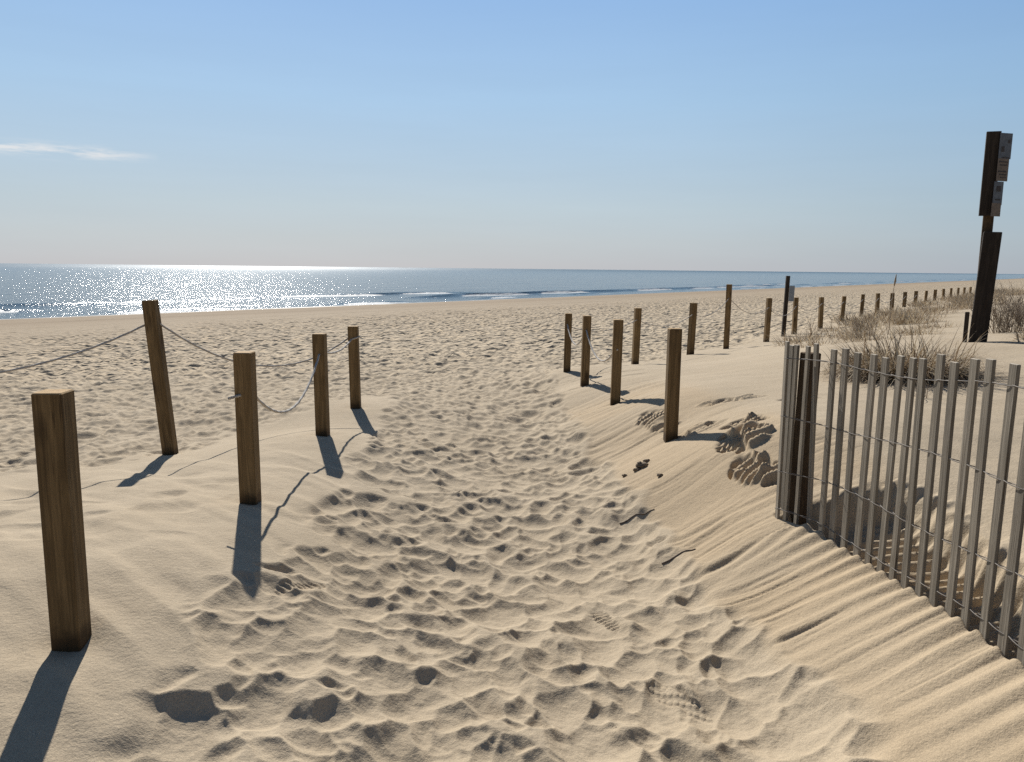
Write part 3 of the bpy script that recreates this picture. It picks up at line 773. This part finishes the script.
# ------------------------------------------------------------------ signs on posts
def build_sign():
    X0, Y0 = 5.44, 9.0; g = ground(X0, Y0)
    e = bpy.data.objects.new('sign_post', None); col.objects.link(e); e.location = (X0, Y0, g)
    tag(e, 'tall dark sign post with weathered plates near the top, standing in the right-hand dune', 'sign')
    e.rotation_euler = (0, 0, rad(-28))
    m = MB(); m.box((0, 0, 1.0), (.105, .09, 2.7), bev=.004); m.build('post', M_BROWN, e, (-.005, .03, 0))
    m = MB(); m.box((0, 0, .55), (.18, .13, 1.42), bev=.006); o = m.build('support_post', M_DARKW, e, (.0, -.10, 0)); o.rotation_euler = (0, .035, 0)
    m = MB(); m.box((0, 0, .05), (.045, .05, .6), bev=.004); m.build('stub_post', M_DARKW, e, (-.128, -.10, 0))
    # big back board, open V with the plates on its right side
    def panel(nm, w, h, th, c, rz, mat, par=e):
        m = MB(); m.box((0, 0, 0), (w, th, h), bev=.003); o = m.build(nm, mat, par, c); o.rotation_euler = (0, 0, rz); return o
    panel('sign_board', .145, .93, .03, (-.035, -.045, 1.91), rad(10), M_DARKW)
    p1 = panel('sign_plate', .17, .28, .006, (.090, -.03, 2.21), rad(42), M_PLATE)
    p2 = panel('sign_plate', .155, .25, .006, (.084, -.045, 1.95), rad(42), M_PLATE2)
    p3 = panel('sign_plate', .13, .26, .006, (.06, -.07, 1.69), rad(42), M_PLATE)
    p4 = panel('sign_plate', .13, .15, .006, (.055, -.075, 1.51), rad(42), M_PLATE2)
    # faded printing: blocks and lines too worn to read
    def marks(par, rows):
        for (u, v, w, h) in rows:
            m = MB(); m.box((0, 0, 0), (w, .002, h)); m.build('printing', M_INK, par, (u, -.0045, v))
    marks(p1, [(-.035, -.035, .04, .06), (.04, .05, .03, .035), (.01, -.125, .10, .010)])
    marks(p2, [(0, .085, .12, .012), (0, .05, .10, .012), (-.01, -.02, .11, .016), (.0, -.055, .10, .012), (.01, -.085, .08, .010)])
    marks(p3, [(0, .05, .06, .06), (0, -.07, .07, .018)])
build_sign()
def build_small_sign():
    X0, Y0 = 5.95, 16.9; g = ground(X0, Y0)
    e = bpy.data.objects.new('notice_post', None); col.objects.link(e); e.location = (X0, Y0, g)
    tag(e, 'thin dark pole with a small grey sign plate, taller than the row posts beside it', 'sign')
    m = MB(); m.box((0, 0, .52), (.08, .06, 1.60), bev=.004); m.build('post', M_DARKW, e)
    m = MB(); m.box((0, 0, 0), (.14, .006, .34), bev=.002); o = m.build('sign_plate', M_GALV, e, (.095, -.04, .94)); o.rotation_euler = (0, 0, rad(20))
    e.rotation_euler = (0, .02, 0)
build_small_sign()

# ------------------------------------------------------------------ dune grass
def blades(n, rad_, hmin, hmax, droop, wd, seed, brown=.3, up=.0, wind=(.0, .0)):
    r_ = random.Random(seed); v = []; f = []; tint = []
    for i in range(n):
        a = r_.uniform(0, 6.283); q = rad_ * math.sqrt(r_.random()) * .9
        bx, by = q * math.cos(a), q * math.sin(a)
        L_ = r_.uniform(hmin, hmax); out = r_.uniform(.1, 1) * droop
        da = a + r_.gauss(0, .7); dx, dy = math.cos(da), math.sin(da)
        dx += wind[0]; dy += wind[1]
        w = wd * r_.uniform(.6, 1.2); t0 = r_.random() < brown
        seg = 5; o = len(v); sx, sy = -math.sin(da), math.cos(da)
        th = r_.uniform(.0, .5) + up * r_.random() + out * .2; px, py, pz = bx, by, -.03
        tt = (r_.uniform(.6, 1) if t0 else r_.uniform(0, .35))
        for k in range(seg + 1):
            ww = w * (1 - (k / seg) ** 1.6) + .0003
            v += [(px - sx * ww, py - sy * ww, pz), (px + sx * ww, py + sy * ww, pz)]; tint += [tt, tt]
            px += dx * math.sin(th) * L_ / seg; py += dy * math.sin(th) * L_ / seg; pz += math.cos(th) * L_ / seg
            th += out * r_.uniform(.25, .55)
        for k in range(seg): f.append((o + 2 * k, o + 2 * k + 1, o + 2 * k + 3, o + 2 * k + 2))
    me = np_mesh('dune_grass', np.array(v), np.array(f), smooth=True)
    at = me.attributes.new('tint', 'FLOAT', 'POINT'); at.data.foreach_set('value', np.array(tint, np.float32))
    return me
def put(me, x, y, s, name, mat, label, cat, group=None, rz=None, sz=None):
    if not me.materials: me.materials.append(mat)
    o = bpy.data.objects.new(name, me); col.objects.link(o); o.location = (x, y, Z(x, y) - .005)
    o.scale = (s, s, sz or s); o.rotation_euler = (0, 0, random.uniform(0, 6.28) if rz is None else rz)
    tag(o, label, cat, group); return o
def named(n, m): n.name = m; return n
put(blades(3400, .46, .26, .62, 2.0, .0060, 1, .62, .8), 3.46, 6.7, 1.0, 'dune_grass', M_GRASS, 'large drooping tuft of dry dune grass just behind the slatted fence', 'grass tuft', rz=0)
put(blades(360, .30, .18, .42, 1.5, .0045, 2, .25, 1.1), 3.2, 7.1, .9, 'dune_grass', M_GRASS, 'pale flattened tuft of dune grass left of the large tuft', 'grass tuft', rz=1)
put(blades(300, .28, .18, .38, 1.5, .0045, 3, .35, 1.1), 4.25, 7.5, .9, 'dune_grass', M_GRASS, 'smaller tuft of dune grass right of the large tuft behind the fence', 'grass tuft', rz=2)
put(blades(16, .05, .15, .34, .9, .0035, 4, .8), 3.03, 5.6, 1.0, 'dune_grass', M_DEAD, 'few dead stalks sprouting close behind the fence top', 'grass tuft', rz=2)
small = [blades(190, .48, .14, .42, 1.2, .006, 10 + i, .45, .8) for i in range(4)]
mid = [blades(260, .65, .2, .58, 1.0, .009, 20 + i, .45, .7) for i in range(3)]
for i, (x, y, s) in enumerate([(5.0, 10.6, .9), (4.3, 10.8, .8), (4.6, 12.2, 1), (5.6, 12.6, .9), (5.3, 13.8, .9), (6.3, 13.6, 1), (6.9, 15.2, 1), (6.1, 15.3, .8), (7.7, 16.4, 1.1), (8.3, 17.6, 1), (7.2, 17.2, .8),
                               (9.0, 18.9, 1), (9.6, 20.3, 1), (8.9, 17.0, 1.1), (10.4, 21.6, 1), (9.9, 19.2, 1), (5.2, 11.5, .7), (6.2, 11.6, .8), (7.0, 13.4, .8), (8.2, 14.9, .9)]):
    put(small[i % 4], x, y, s, 'dune_grass', M_GRASS, 'low dry grass tuft among those scattered before the long post row', 'grass tuft', 'low dry grass tufts before the long post row')
for i in range(52):
    t = 9 + i * .68; off = random.uniform(.2, 2.6)
    x = 1.8 + NS * t + NC * off; y = 11.3 + NC * t - NS * off
    put(mid[i % 3], x, y, random.uniform(.8, 1.15), 'dune_grass', M_GRASS, 'pale grass tuft at the foot of the distant posts', 'grass tuft', 'grass tufts at the foot of the distant posts', sz=random.uniform(.6, 1.0))
for i, (x, y, s) in enumerate([(5.95, 8.3, 1.0), (6.3, 8.9, .9), (5.6, 7.6, .6)]):
    put(small[(i + 1) % 4], x, y, s, 'dune_grass', M_GRASS, ['pale grass tuft right of the sign post foot', 'grass tuft under the brush at the right edge', 'short grass tuft low at the right edge'][i], 'grass tuft')

def brush(seed, n=60, H_=.7, spread=.45):
    """leafless shrub of thin forking stems"""
    r_ = random.Random(seed); m = MB()
    def stem(p, d, L_, r, lev):
        pts = [p]; q = p.copy(); dd = d.copy()
        for k in range(4):
            dd = (dd + Vector((r_.gauss(0, .16), r_.gauss(0, .16), .05))).normalized(); q = q + dd * L_ / 4; pts.append(q.copy())
        m.tube(pts, lambda t: r * (1 - .6 * t), 4)
        if lev > 0:
            for j in range(3):
                i = r_.randint(1, 4); nd = (dd + Vector((r_.gauss(0, .6), r_.gauss(0, .6), r_.uniform(0, .5)))).normalized()
                stem(pts[i], nd, L_ * .55, r * .6, lev - 1)
    for i in range(n):
        a = r_.uniform(0, 6.28); q = r_.random() * spread * .6
        stem(Vector((q * math.cos(a), q * math.sin(a), -.03)), Vector((math.cos(a) * .5 * r_.random(), math.sin(a) * .5 * r_.random(), 1)).normalized(), H_ * r_.uniform(.45, .8), .0042, 2)
    return m
def put_brush(m, x, y, label, s=1.0):
    o = m.build('brush', M_DEAD, loc=(x, y, Z(x, y)), smooth=True); o.scale = (s, s, s)
    at = o.data.attributes.new('tint', 'FLOAT', 'POINT'); at.data.foreach_set('value', np.random.default_rng(3).random(len(o.data.vertices)).astype(np.float32))
    tag(o, label, 'shrub'); return o
put_brush(brush(1, 70, .62, .6), 6.75, 10.6, 'bare twiggy shrub behind the sign post at the right edge')
put_brush(brush(2, 60, .55, .6), 7.5, 11.2, 'bare twiggy shrub cut by the right edge of the photo, behind another')
put_brush(brush(3, 14, .40, .2), 5.1, 11.2, 'thin dead shrub left of the sign post')
put_brush(brush(4, 9, .5, .1), 5.75, 14.7, 'small upright dead shrub in front of the small grey sign')
# one tall seed stalk
m = MB(); m.tube([(0, 0, -.05), (.005, 0, .35), (.02, 0, .72), (.045, 0, 1.02)], lambda t: .0075 * (1 - .5 * t), 6)
m.tube([(.03, 0, .84), (.04, 0, .92), (.05, 0, 1.04)], lambda t: .018 * math.sin(math.pi * min(max(t, .15), .9)), 6)
o = m.build('seed_stalk', M_DEAD, loc=(6.55, 13.4, Z(6.55, 13.4)), smooth=True)
tag(o, 'single tall seed stalk rising above the grass before the post row', 'plant')

# ------------------------------------------------------------------ bits on the sand
def clod(x, y, r, seed, label):
    r_ = random.Random(seed); import bmesh
    bm = bmesh.new(); bmesh.ops.create_icosphere(bm, subdivisions=3, radius=r)
    for v in bm.verts:
        n = v.co.normalized(); k = 1 + .28 * math.sin(n.x * 4 + seed) * math.cos(n.y * 5 + seed * 2) + .12 * math.sin(n.z * 11 + n.x * 9) + r_.uniform(-.05, .05)
        v.co = Vector((n.x * r * k * 1.25, n.y * r * k, n.z * r * k * .7))
    me = bpy.data.meshes.new('sand_clod'); bm.to_mesh(me); bm.free()
    me.polygons.foreach_set('use_smooth', [True] * len(me.polygons))
    o = link('sand_clod', me, M_CLOD, loc=(x, y, ground(x, y) + r * .3)); tag(o, label, 'sand clod', 'damp clods fallen on the right slope')
for i, (x, y, r, l) in enumerate([(.88, 5.05, .034, 'largest damp sand clod lying below the nearest right-hand post'), (.84, 5.02, .018, 'small clod left of the largest one'), (.76, 5.0, .014, 'leftmost small clod of the cluster below the post'),
                                  (.925, 5.12, .018, 'small clod right of the largest one'), (.94, 4.72, .016, 'lone clod downhill of the cluster')]):
    clod(x, y, r, i + 3, l)
def twig(x, y, L_, an, label, r=.0035, bend=.0):
    m = MB(); g = [(L_ * (t - .5) * math.cos(an) + L_ * .08 * math.sin(4 * t) * -math.sin(an), L_ * (t - .5) * math.sin(an) + L_ * .08 * math.sin(4 * t) * math.cos(an)) for t in np.linspace(0, 1, 9)]
    z0 = ground(x, y); m.tube([(a, b, ground(x + a, y + b) - z0 + .002) for a, b in g], lambda t: r * (1 - .4 * t), 6)
    o = m.build('twig', M_TWIG, loc=(x, y, z0), smooth=True); tag(o, label, 'twig')
twig(.85, 3.72, .17, .15, 'dark twig half buried at the foot of the right slope', .006)
twig(.74, 4.35, .20, .05, 'dark crack in the trodden sand below the clods, drawn as a short stick', .006)  # stick shape added in place of a dark crack in the sand
twig(-.32, 4.9, .12, .3, 'thin stick lying across the middle of the path', .004)
